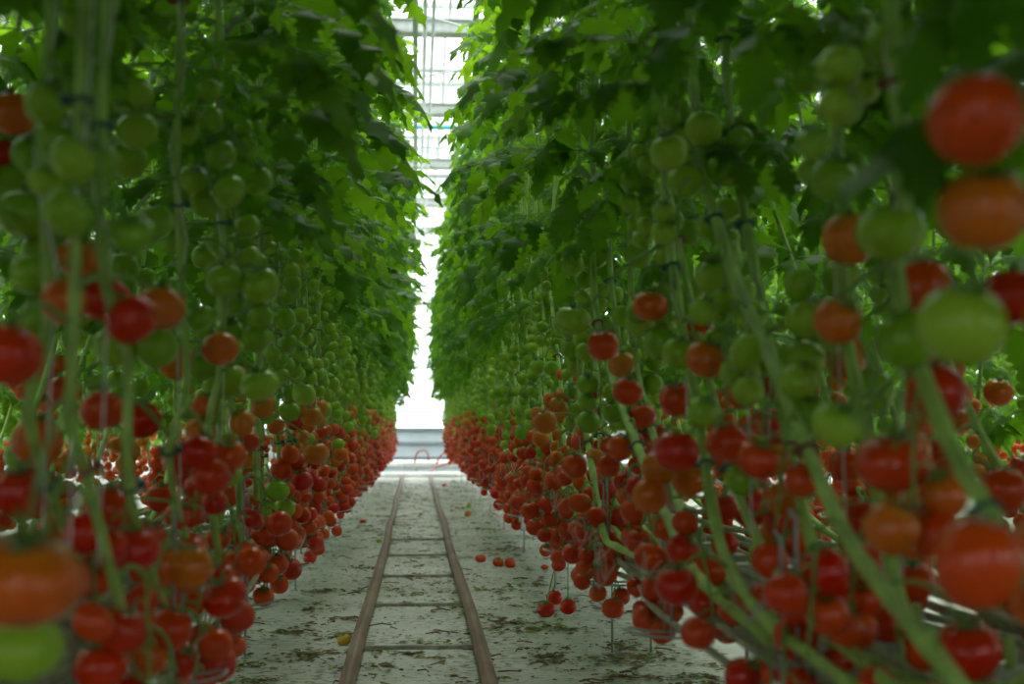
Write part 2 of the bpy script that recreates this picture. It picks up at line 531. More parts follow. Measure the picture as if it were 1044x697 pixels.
# ------------------------------------------------------------------ the marked fruits nearest the camera: (px, py, diameter px, colour, shape)
HERO_L = [
 (73, 52, 38, 'g'), (97, 54, 30, 'g'), (133, 97, 48, 'g', 5), (90, 130, 44, 'g'), (140, 133, 44, 'g'), (131, 163, 40, 'g'), (70, 92, 34, 'g'),
 (13, 116, 46, 't'), (-4, 158, 40, 'r'), (14, 184, 40, 'g'), (24, 220, 56, 'g', 5), (158, 226, 38, 'g'), (178, 247, 28, 'g'), (40, 255, 36, 'g'),
 (80, 263, 46, 't'), (107, 305, 55, 'r', 5), (163, 314, 54, 't', 5), (126, 272, 32, 'g'), (148, 283, 24, 'g'),
 (6, 362, 74, 'r'), (118, 352, 44, 'g'), (160, 353, 44, 'g'), (241, 162, 30, 'g'), (262, 184, 34, 'g'), (229, 286, 40, 'g'), (266, 291, 40, 'g'),
 (247, 330, 24, 'g'), (290, 325, 24, 'g'), (205, 373, 34, 'g'), (235, 388, 34, 'g'), (265, 392, 40, 'g', 5), (240, 418, 22, 'g'), (208, 262, 26, 'g'),
 (104, 418, 46, 'r'), (144, 428, 40, 'r'), (38, 450, 52, 't'), (22, 464, 34, 'g'), (66, 398, 34, 'r'), (22, 502, 54, 'r'), (112, 521, 60, 'r', 5),
 (165, 507, 34, 'r'), (137, 560, 52, 'r'), (192, 485, 30, 'r'), (163, 577, 46, 't'), (194, 578, 46, 't'), (192, 614, 34, 'r'), (174, 641, 44, 'r'), (170, 606, 36, 'r'),
 (229, 608, 48, 'r', 5), (243, 628, 34, 'r'), (152, 667, 44, 't'), (103, 680, 54, 'r'), (222, 676, 38, 'r'), (238, 658, 26, 'r'), (206, 690, 32, 'r'), (178, 692, 36, 'r'),
 (22, 590, 118, 't', 5), (22, 662, 84, 'g', 5), (84, 573, 34, 'g'), (60, 535, 36, 'r'), (310, 402, 24, 'g'), (296, 420, 22, 'g'), (318, 425, 22, 't'),
 (286, 450, 20, 't'), (322, 462, 26, 't'), (308, 490, 22, 'r'), (255, 470, 24, 't'), (283, 500, 24, 'g'), (270, 520, 24, 'g'), (290, 518, 22, 'g'),
 (231, 505, 26, 'r'), (268, 545, 24, 'r'), (240, 543, 26, 'r'), (293, 550, 24, 'r'), (282, 575, 24, 'r'), (297, 580, 22, 'r'), (316, 568, 14, 'r'), (260, 585, 22, 'r')]
HERO_R = [
 (682, 155, 40, 'g'), (717, 131, 38, 'g'), (699, 184, 38, 'g'), (739, 172, 38, 'g'), (700, 236, 32, 'g'), (728, 282, 38, 'g'), (651, 260, 28, 'g'),
 (742, 212, 30, 'g'), (822, 79, 40, 'g'), (918, 45, 72, 'g', 5), (868, 30, 50, 'g'), (850, 184, 50, 'g'), (866, 243, 56, 't'), (908, 236, 74, 'g', 5), (995, 122, 98, 'r'), (1003, 213, 92, 't'),
 (941, 294, 56, 'r', 6), (981, 331, 88, 'g'), (1030, 303, 62, 'r'), (862, 362, 44, 't', 6), (818, 366, 46, 'g'), (755, 380, 42, 'g'), (720, 366, 41, 't'), (712, 341, 36, 'r'),
 (889, 398, 46, 'g'), (878, 431, 26, 'g'), (663, 312, 36, 't'), (584, 326, 36, 'g', 5), (583, 269, 25, 'g'), (609, 279, 19, 'g'), (674, 349, 36, 'g'),
 (615, 352, 32, 'r'), (634, 371, 28, 't'), (640, 399, 32, 'r'), (655, 424, 29, 'r'), (690, 407, 36, 'r'), (636, 322, 26, 'g'), (625, 300, 22, 'g'),
 (690, 460, 45, 'r'), (741, 451, 44, 'r'), (702, 488, 38, 't'), (765, 516, 38, 'r', 6), (800, 530, 42, 'r'), (790, 545, 34, 't'), (784, 430, 36, 'r'),
 (690, 597, 44, 'r'), (723, 582, 36, 'r'), (719, 614, 36, 'r'), (663, 567, 35, 'r'), (668, 600, 30, 'r'), (910, 472, 74, 'r', 5), (998, 573, 88, 'r', 6),
 (882, 529, 42, 'r'), (930, 592, 46, 'r'), (906, 636, 44, 'r'), (988, 662, 66, 'r'), (955, 400, 60, 'r'), (777, 684, 32, 'r'), (802, 680, 38, 'r'), (832, 674, 36, 'r'), (742, 640, 32, 'r'),
 (586, 475, 27, 'r'), (556, 430, 24, 't'), (575, 422, 20, 't'), (568, 444, 17, 't'), (593, 450, 21, 'r'), (564, 490, 20, 'r'), (572, 505, 18, 'r'),
 (591, 512, 24, 'r'), (618, 499, 23, 'r'), (638, 491, 25, 'r'), (647, 520, 29, 'r'), (652, 552, 30, 'r'), (566, 546, 19, 'r'), (584, 564, 22, 'r'), (603, 553, 18, 'r'),
 (607, 572, 20, 'r'), (600, 430, 25, 'g'), (620, 522, 20, 'r'), (565, 609, 16, 'r'), (557, 621, 18, 'r'), (579, 618, 17, 'r'), (625, 620, 24, 'r'), (633, 608, 20, 'r'),
 (551, 447, 18, 't'), (601, 487, 18, 'r'), (540, 520, 20, 'r'), (529, 512, 18, 'r'), (545, 537, 18, 'r'), (1022, 500, 50, 'r'), (862, 475, 34, 'r'), (1018, 400, 30, 't')]
KIND = {'r': 'red', 't': 'turning', 'g': 'green'}

def hero_world(lst):
    out = []
    for h in lst:
        px, py, d, k = h[:4]; shape = h[4] if len(h) > 4 else None
        real = .078 if d < 55 else .084
        if shape == 5: real *= 1.12
        if d > 100: real = .104
        depth = real * F_PX / d
        out.append(dict(px=(px, py), p=at(px, py, depth), r=real / 2, kind=KIND[k], shape=shape))
    return out
HERO = {-1: hero_world(HERO_L), 1: hero_world(HERO_R)}

# fruits already placed, for keeping the random ones clear of them
GRID = {}
def gkey(p): return (int(math.floor(p.x / .1)), int(math.floor(p.y / .1)), int(math.floor(p.z / .1)))
def occupied(p, r, k=.88):
    a = gkey(p)
    for i in (-1, 0, 1):
        for j in (-1, 0, 1):
            for l in (-1, 0, 1):
                for q, rr in GRID.get((a[0] + i, a[1] + j, a[2] + l), ()):
                    if (q - p).length < (r + rr) * k: return True
    return False
def occupy(p, r): GRID.setdefault(gkey(p), []).append((p, r))
for s in (-1, 1):
    for h in HERO[s]: occupy(h['p'], h['r'])
def hides_marked(w, r):
    d = w - EYE; L = d.length
    for s in (-1, 1):
        for h in HERO[s]:
            e = h['p'] - EYE; l = e.length
            if l > L and (e / l - d / L).length < (h['r'] / l + r / L) * .5: return True
    return False

# ------------------------------------------------------------------ rows of plants
LINE_X = {-1: -.50, 1: .64}
PITCH = .40
ORD = ['first', 'second', 'third', 'fourth', 'fifth', 'sixth', 'seventh', 'eighth', 'ninth', 'tenth', 'eleventh', 'twelfth', 'thirteenth', 'fourteenth',
       'fifteenth', 'sixteenth', 'seventeenth', 'eighteenth', 'nineteenth', 'twentieth', 'twenty-first', 'twenty-second', 'twenty-third', 'twenty-fourth', 'twenty-fifth']

def ripeness(z, rng):
    z += rng.uniform(-.16, .16)
    if z < 1.0: return 'red'
    if z < 1.11: return 'turning'
    return 'green'

def add_clips(root, P, rng, zs):
    for z in zs:
        p = point_at_z(P, z)
        q = point_at_z(P, z - .04)
        d = (p - q).normalized()
        o = obj('stem_clip', CLIP[0 if rng.random() < .5 else 1], root, (p.x, p.y, p.z - BASE_Z))
        o.rotation_euler = d.to_track_quat('Z', 'Y').to_euler()

def on_x(px, py, X):
    v = RC @ Vector(((px - W_PX / 2) / F_PX, -(py - H_PX / 2) / F_PX, -1.0))
    return EYE + v * (X / v.x)
VINES = {1: [(.60, [(703, 0), (708, 90), (714, 165), (745, 270), (800, 400), (850, 520), (885, 580), (945, 655)]),
             (.58, [(678, 185), (690, 300), (708, 400), (729, 530), (746, 580)]),
             (.68, [(742, 95), (765, 250), (790, 380), (815, 500), (850, 640)]),
             (.57, [(606, 300), (622, 380), (650, 455), (686, 540)]),
             (.62, [(912, 60), (922, 190), (915, 290), (955, 420), (1012, 530), (1070, 610)]),
             (.60, [(592, 385), (604, 480), (616, 545)]),
             (.66, [(645, 340), (662, 430), (700, 540)]),
             (.70, [(860, 300), (880, 420), (905, 560), (930, 640)])],
         -1: [(-.44, [(222, 60), (226, 200), (226, 360), (212, 440), (222, 560)]),
              (-.42, [(103, 160), (108, 290), (130, 370), (131, 490)]),
              (-.42, [(75, 330), (72, 420), (92, 500), (118, 600)]),
              (-.46, [(180, 150), (186, 300), (190, 400), (172, 460)]),
              (-.52, [(45, 150), (48, 330), (30, 430)])]}
def vine_path(side, X, pl):
    P = [on_x(px, py, X) for px, py in pl]
    top = P[0]
    up = [Vector((top.x + .01, top.y + .03, 3.8)), Vector((top.x, top.y + .02, 3.0))]
    if top.z < 2.1: up.append(Vector((top.x, top.y + .03, 2.35)))
    if top.z < 1.6: up.append(Vector((top.x, top.y + .03, 1.9)))
    e = P[-1]; d = (P[-1] - P[-2])
    sy = -1 if side > 0 else 1
    k = max(0, e.z - .66)
    tail = [Vector((e.x + side * .02, e.y + sy * (.10 + k * .7), e.z - k * .55)), Vector((e.x + side * .06, e.y + sy * (.45 + k), min(e.z - .02, .67)))]
    pts = up + P + tail
    o = Vector((up[0].x, up[0].y, 0))
    return o, smooth_path([p - o for p in pts], 5)

def make_plant(side, x, y, idx, mode, label, group=None, hero=None, vine=None):
    """mode near / far / back"""
    rng = random.Random(int(side * 1000 + y * 37 + x * 11))
    jx = rng.uniform(-.03, .03) if not vine else 0
    root = thing('tomato_plant', label, 'tomato plant', (x + jx, y, BASE_Z), group)
    P, sm, st = STEMS[side if mode != 'back' else rng.choice((-1, 1))][rng.randrange(6)]
    if vine:
        P = vine
        mb = MB(); n = len(P)
        mb.tube([(p.x, p.y, p.z - BASE_Z) for p in P], [(.0060 + .0050 * min(1, i / 22)) * (1.0 if side > 0 else .68) * (1.16 if i % 5 == 0 else 1.0) for i in range(n)], 10)
        sm = mb.mesh('stem', [M['stem']])
        ls = [p for p in P if p.z > 1.25]
        mb = MB(); mb.tube([(0, 0, 4.0 - BASE_Z)] + [(p.x + .013 * math.cos(i * 1.1), p.y + .013 * math.sin(i * 1.1), p.z - BASE_Z) for i, p in enumerate(ls)] + [(ls[-1].x, ls[-1].y, ls[-1].z - .4 - BASE_Z)], .0018, 5)
        st = mb.mesh('support_string', [M['string']])
    obj('stem', sm, root)
    if mode != 'back': obj('support_string', st, root)
    fol = rng.choice(FOL) if mode != 'back' else rng.choice(FOLC)
    if mode == 'back' and abs(x) > 1.9: fol = rng.choice(FOLD)
    f = obj('foliage', fol, root, (0, 0, 0), (0, 0, rng.uniform(0, 6.28)))
    if mode != 'back': k_ = rng.uniform(1.1, 1.38) if side < 0 else rng.uniform(.95, 1.15); f.scale = (k_, k_, 1)
    if mode == 'near': add_clips(root, P, rng, (1.95 + rng.uniform(-.1, .1), 1.45 + rng.uniform(-.1, .1), 1.0 + rng.uniform(-.05, .05)))
    ais = PI if side > 0 else 0.0      # azimuth that faces the aisle
    org = Vector((x + jx, y, 0))
    zs = (.68, .80, .93, 1.06, 1.22, 1.38, 1.56, 1.76) if mode != 'back' else (.66, .82, 1.0, 1.25, 1.5)
    # the marked trusses
    if hero:
        for cl in hero:
            c = sum((h['p'] for h in cl), Vector()) / len(cl)
            ztop = max(h['p'].z for h in cl) + .07
            at_w = org + point_at_z(P, min(2.2, max(.68, ztop)))
            best = None
            for q in P:
                w = org + q
                dd = (w - Vector((c.x, c.y, ztop))).length
                if best is None or dd < best[0]: best = (dd, w)
            at_w = best[1]
            t = obj('fruit_truss', None, root, at_w - root.location)
            mb = MB()
            hub = Vector((c.x, c.y, ztop - .045)) - at_w
            low = Vector((c.x, c.y, min(h['p'].z for h in cl) + .03)) - at_w
            mid = hub * .55 + Vector((0, 0, .03))
            pts = [Vector((0, 0, 0)), mid, hub] + ([low] if (low - hub).length > .02 else [])
            path = smooth_path(pts, 4)
            peds = []
            kids = []
            for h in cl:
                lp = h['p'] - at_w
                a = min(path[len(path) // 2:], key=lambda q: (q - (lp + Vector((0, 0, .04)))).length)
                dirv = (a - lp) + Vector((0, 0, .06))
                # calyx points up towards the stalk with a lean
                dirv = dirv.normalized() * .6 + Vector((rng.uniform(-.3, .3), rng.uniform(-.5, .2), .8))
                dirv.normalize()
                top = lp + dirv * h['r'] * .95
                peds.append([a, (a + top) / 2 + Vector((0, 0, .01)), top])
                kids.append((lp, dirv, h))
            stalk_into(mb, path, peds)
            t2 = obj('fruit_truss', mb.mesh('truss_stalk', [M['stalk']]), root, t.location)
            bpy.data.objects.remove(t)
            for lp, dirv, h in kids:
                sh = h['shape'] if h['shape'] is not None else rng.randrange(5)
                e = (dirv.to_track_quat('Z', 'Y').to_matrix() @ Euler((0, 0, rng.uniform(0, 6.28))).to_matrix()).to_euler()
                obj('tomato', TOM[h['kind']][sh], t2, lp, e, h['r'] * 1.02)
    for i, z in enumerate(zs):
        z2 = z + rng.uniform(-.05, .05)
        p = point_at_z(P, z2)
        az = ais + rng.choice((-1, 1)) * rng.uniform(.3, 1.9)
        if mode == 'back': az = rng.uniform(0, 6.28)
        kind = ripeness(z2 - .1, rng)
        sc = rng.uniform(.9, 1.08) * (1.0 if z2 < 1.3 else 1.0 - (z2 - 1.3) * .45)
        rot = Euler((rng.uniform(-.15, .15), rng.uniform(-.15, .15), az))
        if mode == 'near':
            me, fr = TRUSS[rng.randrange(len(TRUSS)) if z2 < .85 else rng.randrange(len(TRUSS) - 1)]
            mw = Matrix.Translation(org + p) @ rot.to_matrix().to_4x4() @ Matrix.Scale(sc, 4)
            keep = []
            for (fp, r, e) in fr:
                w = mw @ fp
                if not occupied(w, r * sc) and (w - EYE).length > 1.65 and not hides_marked(w, r * sc): keep.append((fp, r, e, w))
            if len(keep) < 2: continue
            t = obj('fruit_truss', me, root, (p.x, p.y, p.z - BASE_Z), rot, sc)
            for fp, r, e, w in keep:
                occupy(w, r * sc)
                k2 = kind
                if kind == 'turning' and rng.random() < .3: k2 = 'red' if rng.random() < .5 else 'green'
                obj('tomato', TOM[k2][rng.randrange(5)], t, fp, e, r)
        else:
            obj('fruit_truss', FAR[kind][rng.randrange(7 if z2 < .8 else 6)], root, (p.x, p.y, p.z - BASE_Z), rot, sc * (1.06 if mode == 'far' else 1))
    return root

SIDEN = {-1: 'left', 1: 'right'}
MARKED = [((22, 590), 'tomato plant at the left edge bearing a huge orange tomato above a green one'),
          ((107, 305), 'left row tomato plant with one red and one orange tomato side by side'),
          ((112, 521), 'left row tomato plant with a large ribbed red tomato halfway down'),
          ((229, 608), 'left row tomato plant whose lowest red tomatoes hang beside the open white floor'),
          ((995, 122), 'tomato plant at the right edge with a big red tomato above an orange one'),
          ((981, 331), 'right row tomato plant with the large round green tomato in front of red ones'),
          ((998, 573), 'right row tomato plant with the largest red oval tomato, low down'),
          ((699, 184), 'right row tomato plant with bright green tomatoes clustered high on its leaning stem'),
          ((690, 460), 'right row tomato plant with a single large red tomato beside a slanting pale stem'),
          ((565, 609), 'right row tomato plant with the small red truss dangling lowest over the floor'),
          ((600, 430), 'right row tomato plant with one round green tomato among the red and orange')]
NEAR_Y = 8.6
for side in (-1, 1):
    x = LINE_X[side]
    y0 = 1.55 if side < 0 else 1.75
    ys = []
    y = y0
    while y < 29.2: ys.append(y); y += PITCH
    near = [y for y in ys if y < NEAR_Y + (.8 if side > 0 else 0)]
    # hand the marked fruits to the nearest plant (by its stem at that height), then bunch them into trusses
    vines = {}
    for X, pl in VINES[side]:
        o, P = vine_path(side, X, pl)
        free = [i for i in range(len(near)) if i not in vines]
        i = min(free, key=lambda i: abs(near[i] - o.y))
        vines[i] = (o, P)
    groups = {i: [] for i in range(len(near))}
    P0 = STEMS[side][0][0]
    for h in HERO[side]:
        off = point_at_z(P0, max(.7, min(2.2, h['p'].z + .05))).y
        def gap(i):
            if i in vines:
                o, P = vines[i]; q = o + point_at_z(P, max(.7, h['p'].z + .05))
                return (q - h['p'] - Vector((0, 0, .05))).length
            return abs(near[i] + off - h['p'].y) + .12
        i = min(range(len(near)), key=gap)
        groups[i].append(h)
    for i, y in enumerate(near):
        rest = list(groups[i]); cls = []
        while rest:
            cl = [rest.pop(0)]; grew = True
            while grew and len(cl) < 7:
                grew = False
                for h in list(rest):
                    if any((h['p'] - q['p']).length < .125 for q in cl) and len(cl) < 7:
                        cl.append(h); rest.remove(h); grew = True
            cls.append(cl)
        lab = 'tomato plant hung with red and green fruit, %s from the camera in the %s row' % (ORD[i], SIDEN[side])
        for key, text in MARKED:
            if any(h['px'] == key for h in groups[i]): lab = text; break
        if i in vines: make_plant(side, vines[i][0].x, vines[i][0].y, i, 'near', lab, 'tomato plants lining the %s side of the aisle' % SIDEN[side], cls, vines[i][1])
        else: make_plant(side, x, y, i, 'near', lab, 'tomato plants lining the %s side of the aisle' % SIDEN[side], cls)
    for i, y in enumerate(ys[len(near):]):
        make_plant(side, x, y, i, 'far', 'leafy tomato plant over dense red fruit in the far stretch of the %s row' % SIDEN[side],
                   'tomato plants lining the %s side of the aisle' % SIDEN[side])
    # before the frame: vines of the same row beside and behind the camera
    y = y0 - PITCH
    while y > -2.6:
        make_plant(side, x + side * .10, y, 0, 'back', 'shaded tomato plant of the %s row beside the camera' % SIDEN[side], 'tomato plants beside the camera on the %s' % SIDEN[side])
        y -= PITCH * 1.1
    # second line of each row, then the next row across
    y = -1.0
    while y < 29:
        make_plant(side, x + side * .60, y, 0, 'back', 'tomato plant half hidden behind the front line of the %s row' % SIDEN[side],
                   'tomato plants of the rear line of the %s row' % SIDEN[side])
        y += PITCH * 1.25
    for nx, ya, yb, st in ((1.62, .5, 16, .5), (3.1, 3, 24, .75)):
        y = ya
        while y < yb:
            make_plant(side, x + side * nx, y, 0, 'back', 'tomato plant glimpsed through the %s row in a row beyond' % SIDEN[side],
                       'tomato plants of the rows beyond on the %s' % SIDEN[side])
            y += st

mb = MB(); rng = random.Random(99)
def coarse_blade(p, d, ln, w, tone):
    sd = d.cross(Vector((0, 0, 1))).normalized() * w
    q1 = p + d * ln * .45 + Vector((0, 0, .1 * ln)); q2 = p + d * ln + Vector((0, 0, -.35 * ln))
    mb.add([p, q1 - sd, q1 + Vector((0, 0, -.1 * w)), q1 + sd, q2], [(0, 2, 1), (0, 3, 2), (1, 2, 4), (2, 3, 4)], 0, tone)
for side in (-1, 1):
    for nx in (4.7, 6.3, 7.9):
        X = LINE_X[side] + side * nx
        y = -2.0
        while y < 29.5:
            for k in range(150):
                z = rng.uniform(1.05, 3.8) if rng.random() < .85 else rng.uniform(.6, 1.2)
                a = rng.uniform(0, 6.28); r = rng.uniform(0, .28)
                p = Vector((X + math.cos(a) * r, y + math.sin(a) * r, z))
                coarse_blade(p, Vector((math.cos(a), math.sin(a), rng.uniform(-.6, .2))).normalized(), rng.uniform(.14, .24), rng.uniform(.05, .08), rng.uniform(.2, .8))
            for k in range(14):
                z = rng.uniform(.5, 1.6); a = rng.uniform(0, 6.28)
                p = Vector((X + math.cos(a) * .12, y + rng.uniform(-.25, .25), z))
                tomato_mb(mb, rng, 8, 6, Matrix.Translation(p) @ Matrix.Scale(.037, 4), 1 if z < 1.1 else 2, 0, calyx=False)
            mb.tube([(X, y, .55), (X + .01, y, 2), (X, y, 3.8)], .01, 4, 3)
            y += .5
o = thing('distant_crop_rows', 'mass of leafy tomato vines in the further rows seen through gaps', 'tomato plants', (0, 0, 0), None, mb.mesh('distant_crop_rows', [M['leaf'], M['red'], M['green'], M['stem']], False, True))
o['kind'] = 'stuff'

# ------------------------------------------------------------------ gutters, grow bags, holders
for side in (-1, 1):
    gx = LINE_X[side] + side * .30
    S = SIDEN[side]
    mb = MB()
    w = .11
    for (cx, cz, dx_, dz_) in ((0, .50, .22, .006), (-w, .525, .006, .055), (w, .525, .006, .055), (-w - .012, .552, .028, .005), (w + .012, .552, .028, .005)):
        mb.box((gx + cx, 14.5, cz), (dx_, 30.0, dz_))
    thing('hanging_gutter', 'long pale sheet-metal gutter under the vines of the %s row' % S, 'gutter', (0, 0, 0), 'crop gutters', mb.mesh('hanging_gutter', [M['gutter']], False))
    # bag prototype: pillow-like film sleeve
    mb = MB(); n = 14
    vs, fs = [], []
    for i in range(n + 1):
        t = i / n; e = min(1, min(t, 1 - t) * 9 + .15) ** .5
        for k in range(12):
            a = 2 * PI * k / 12
            cx = math.copysign(abs(math.cos(a)) ** .5, math.cos(a)) * .085 * (.9 + .1 * e)
            cz = math.copysign(abs(math.sin(a)) ** .5, math.sin(a)) * .042 * e
            vs.append(Vector((cx, (t - .5) * .96, cz + .045 + .002 * math.sin(i * 2.3 + k))))
    for i in range(n):
        for k in range(12):
            k2 = (k + 1) % 12; fs.append((i * 12 + k, i * 12 + k2, (i + 1) * 12 + k2, (i + 1) * 12 + k))
    fs.append(tuple(range(12))); fs.append(tuple(reversed([n * 12 + k for k in range(12)])))
    mb.add(vs, fs)
    bag = mb.mesh('grow_bag', [M['poly']])
    mb = MB(); mb.box((0, 0, .04), (.09, .09, .08)); mb.tube([(0, 0, .08), (.0, 0, .13)], .009, 6, 1); mb.tube([(.02, .02, .11), (.02, .02, .03)], .003, 5, 2)
    blk = mb.mesh('rockwool_cube', [M['block'], M['stem'], M['tube']], False)
    for k in range(28):
        b = thing('grow_bag', 'white film grow bag lying in the gutter of the %s row' % S, 'grow bag', (gx, .9 + k * 1.02, .503), 'grow bags in the %s gutter' % S, bag)
        if k < 12:
            for q in (-.3, 0, .3):
                t = thing('rooting_cube', 'pale rooting cube with a vine foot on a grow bag of the %s row' % S, 'rooting cube', (gx, .9 + k * 1.02 + q, .588), 'rooting cubes on the %s grow bags' % S, blk)
    # gutter hangers: thin legs down to the ground
    mb = MB()
    mb.tube([(-.09, 0, 0), (-.09, 0, .49)], .006, 6); mb.tube([(.09, 0, 0), (.09, 0, .49)], .006, 6); mb.tube([(-.13, 0, .487), (.13, 0, .487)], .007, 6)
    mb.box((-.09, 0, .004), (.03, .03, .008)); mb.box((.09, 0, .004), (.03, .03, .008))
    leg = mb.mesh('gutter_stand', [M['wire']])
    for k in range(11):
        thing('gutter_stand', 'thin steel stand holding up the gutter of the %s row' % S, 'stand', (gx + side * .06, 1.2 + k * 2.7, 0), 'gutter stands of the %s row' % S, leg)
    # wire stem holders reaching towards the aisle
    mb = MB(); s = -side
    mb.tube([(0, 0, -.06), (0, 0, .30), (s * .012, 0, .315)], .0035, 6)
    mb.tube([(0, .10, -.06), (0, .10, .26), (s * .012, .10, .275)], .0035, 6)
    mb.tube(smooth_path([(-s * .28, 0, -.06), (0, 0, -.06), (s * .08, 0, -.05), (s * .10, .05, -.045), (s * .08, .10, -.05), (0, .10, -.06), (-s * .28, .10, -.06)], 5), .0035, 6)
    hold = mb.mesh('stem_holder', [M['wire']])
    for k in range(14):
        y = (2.3 if side > 0 else 2.9) + k * 1.15
        o = thing('stem_holder', 'bent steel wire stem holder under the vines of the %s row' % S, 'wire holder', (LINE_X[side] - side * .02, y, .60), 'wire stem holders of the %s row' % S, hold)
    # dry layered lower stems lying on the holders: one bundle strand at a time
    for k in range(9):
        rng = random.Random(60 + k + side)
        pts = [(LINE_X[side] + side * (.0 + .028 * k) + rng.uniform(-.03, .03), yy, .575 + .04 * (k % 3) + rng.uniform(-.02, .02)) for yy in [1.0 + q * .55 for q in range(52)]]
        mb = MB(); mb.tube(smooth_path(pts, 3), .009, 6)
        thing('layered_vine', 'brown bare lower vine stem lying lengthwise along the %s row' % S, 'vine stem', (0, 0, 0), 'bare vine stems laid along the %s row' % S, mb.mesh('layered_vine', [M['deadstem']]))

# pale curled drip tubes
mbs = []
for k in range(4):
    rng = random.Random(k + 20); mb = MB()
    r = rng.uniform(.045, .07); pts = []
    for i in range(22):
        a = -PI / 2 + i / 21 * 2 * PI * rng.uniform(.98, 1.0) * 1.25
        pts.append((math.cos(a) * r * .5 + i * .001, math.cos(a) * r, math.sin(a) * r + i * .0022))
    pts = [(.10, .02, .03)] + pts
    mb.tube(smooth_path(pts, 2), .0024, 6)
    mbs.append(mb.mesh('drip_tube', [M['tube']]))
curls = [(590, 545, 3.6), (607, 562, 3.3), (612, 582, 3.0), (500, 470, 7.4), (512, 482, 6.8), (522, 478, 6.5), (470, 470, 12), (490, 486, 8.6), (562, 512, 4.6), (655, 580, 2.9), (760, 610, 2.1)]
for i, (px, py, d) in enumerate(curls):
    o = thing('drip_tube', 'thin pale curled drip tube hanging out under the right row', 'tube', at(px, py, d), 'curled drip tubes under the right row', mbs[i % 4])
    o.rotation_euler = (0, 0, R.uniform(-.6, .6)); o.scale = (.5,) * 3

for side in (-1, 1):
    for nx in (1.62 + .3,):
        gx = LINE_X[side] + side * nx; mb = MB()
        for (cx, cz, dx_, dz_) in ((0, .50, .26, .006), (-.13, .54, .006, .085), (.13, .54, .006, .085)):
            mb.box((gx + cx, 14.5, cz), (dx_, 30.0, dz_))
        thing('hanging_gutter', 'pale gutter under the next crop row beyond the %s row' % SIDEN[side], 'gutter', (0, 0, 0), 'crop gutters', mb.mesh('hanging_gutter', [M['gutter']], False))
    for k in range(14):
        rng = random.Random(160 + k + side)
        pts = [(LINE_X[side] + side * (.36 + .03 * k) + rng.uniform(-.03, .03), yy, .57 + .045 * (k % 4) + rng.uniform(-.02, .02)) for yy in [.6 + q * .55 for q in range(52)]]
        mb = MB(); mb.tube(smooth_path(pts, 3), .010, 6)
        thing('layered_vine', 'brown bare lower vine stem lying behind the gutter of the %s row' % SIDEN[side], 'vine stem', (0, 0, 0), 'bare vine stems laid behind the %s gutter' % SIDEN[side], mb.mesh('layered_vine', [M['deadstem']]))

# ------------------------------------------------------------------ floor, rails, litter
mb = MB()
mb.add([Vector((-30, -14, 0)), Vector((30, -14, 0)), Vector((30, 60, 0)), Vector((-30, 60, 0))], [(0, 1, 2, 3)])
struct('floor', mb.mesh('floor', [M['floor']], False))
M['path'] = simple('grey_concrete_path', (.09, .11, .12), .6, 0, .15, 4)
mb = MB(); mb.box((0, 31.35, .004), (36, 3.2, .008)); struct('trim_40', mb.mesh('path', [M['path']], False))
h = EYE.z
RAILX = (-.2575, .292)
RZ = .058
for s, rx in zip((-1, 1), RAILX):
    rng = random.Random(3 + s)
    pts = []
    for k in range(64):
        y = .3 + k * .46
        wob = .006 * math.sin(y * .9 + s) + (.018 * math.exp(-((y - 12.5) / 1.2) ** 2) * (1 if s < 0 else -.3))
        pts.append((rx + wob, y, RZ + .002 * math.sin(y * 2.1)))
    mb = MB(); mb.tube(pts, .033, 14)
    t = thing('pipe_rail', 'rusty brown pipe rail along the %s side of the trolley track' % SIDEN[s], 'rail', (0, 0, 0), None, mb.mesh('pipe_rail', [M['rail']]))
for k in range(9):
    y = .25 + 1.62 * k + .1
    mb = MB(); mb.box((0, 0, .009), (.50, .035, .018)); mb.box((-.24, 0, .012), (.06, .09, .024)); mb.box((.24, 0, .012), (.06, .09, .024))
    thing('rail_tie', 'flat dark tie lying crosswise between the two rusty rails', 'rail tie', ((RAILX[0] + RAILX[1]) / 2, y, 0), 'ties between the rails', mb.mesh('rail_tie', [M['tie']], False))

mb = MB(); rng = random.Random(77)
clumps = [(rng.uniform(-1.3, 1.4), rng.uniform(4.5, 28)) for _ in range(420)]
# the bigger green clumps of dropped leaves
for px, py in ((335, 645), (350, 628), (312, 662), (330, 600), (372, 577), (350, 676), (295, 640), (370, 600), (520, 634), (545, 642), (575, 640), (560, 668), (620, 672), (650, 668), (500, 640), (700, 690), (500, 600), (505, 560), (640, 690), (270, 690)):
    dep = 1.05 / ((py - VPY) / F_PX); clumps += [((px - VPX) / F_PX * dep, dep)] * 3
def flake(x, y, sz, tone, z):
    n = rng.choice((4, 5, 6)); a0 = rng.uniform(0, 6.28); el = rng.uniform(.25, 1)
    ca, sa = math.cos(a0), math.sin(a0)
    vs = [Vector((x, y, z + sz * rng.uniform(.1, .4)))]
    for k in range(n):
        a = 2 * PI * k / n; r = sz * rng.uniform(.5, 1.1)
        u, v = math.cos(a) * r, math.sin(a) * r * el
        vs.append(Vector((x + u * ca - v * sa, y + u * sa + v * ca, z + rng.uniform(0, .3) * sz)))
    mb.add(vs, [(0, 1 + k, 1 + (k + 1) % n) for k in range(n)], 0, tone)
for (cx, cy) in clumps:
    g = rng.random()
    for k in range(rng.randrange(5, 22)):
        x, y = cx + rng.gauss(0, .07), cy + rng.gauss(0, .06)
        tone = (rng.uniform(0, .6) if rng.random() < .75 else rng.uniform(.7, 1)) if g < .8 else rng.uniform(.6, 1)
        flake(x, y, rng.uniform(.008, .036), tone, .003)
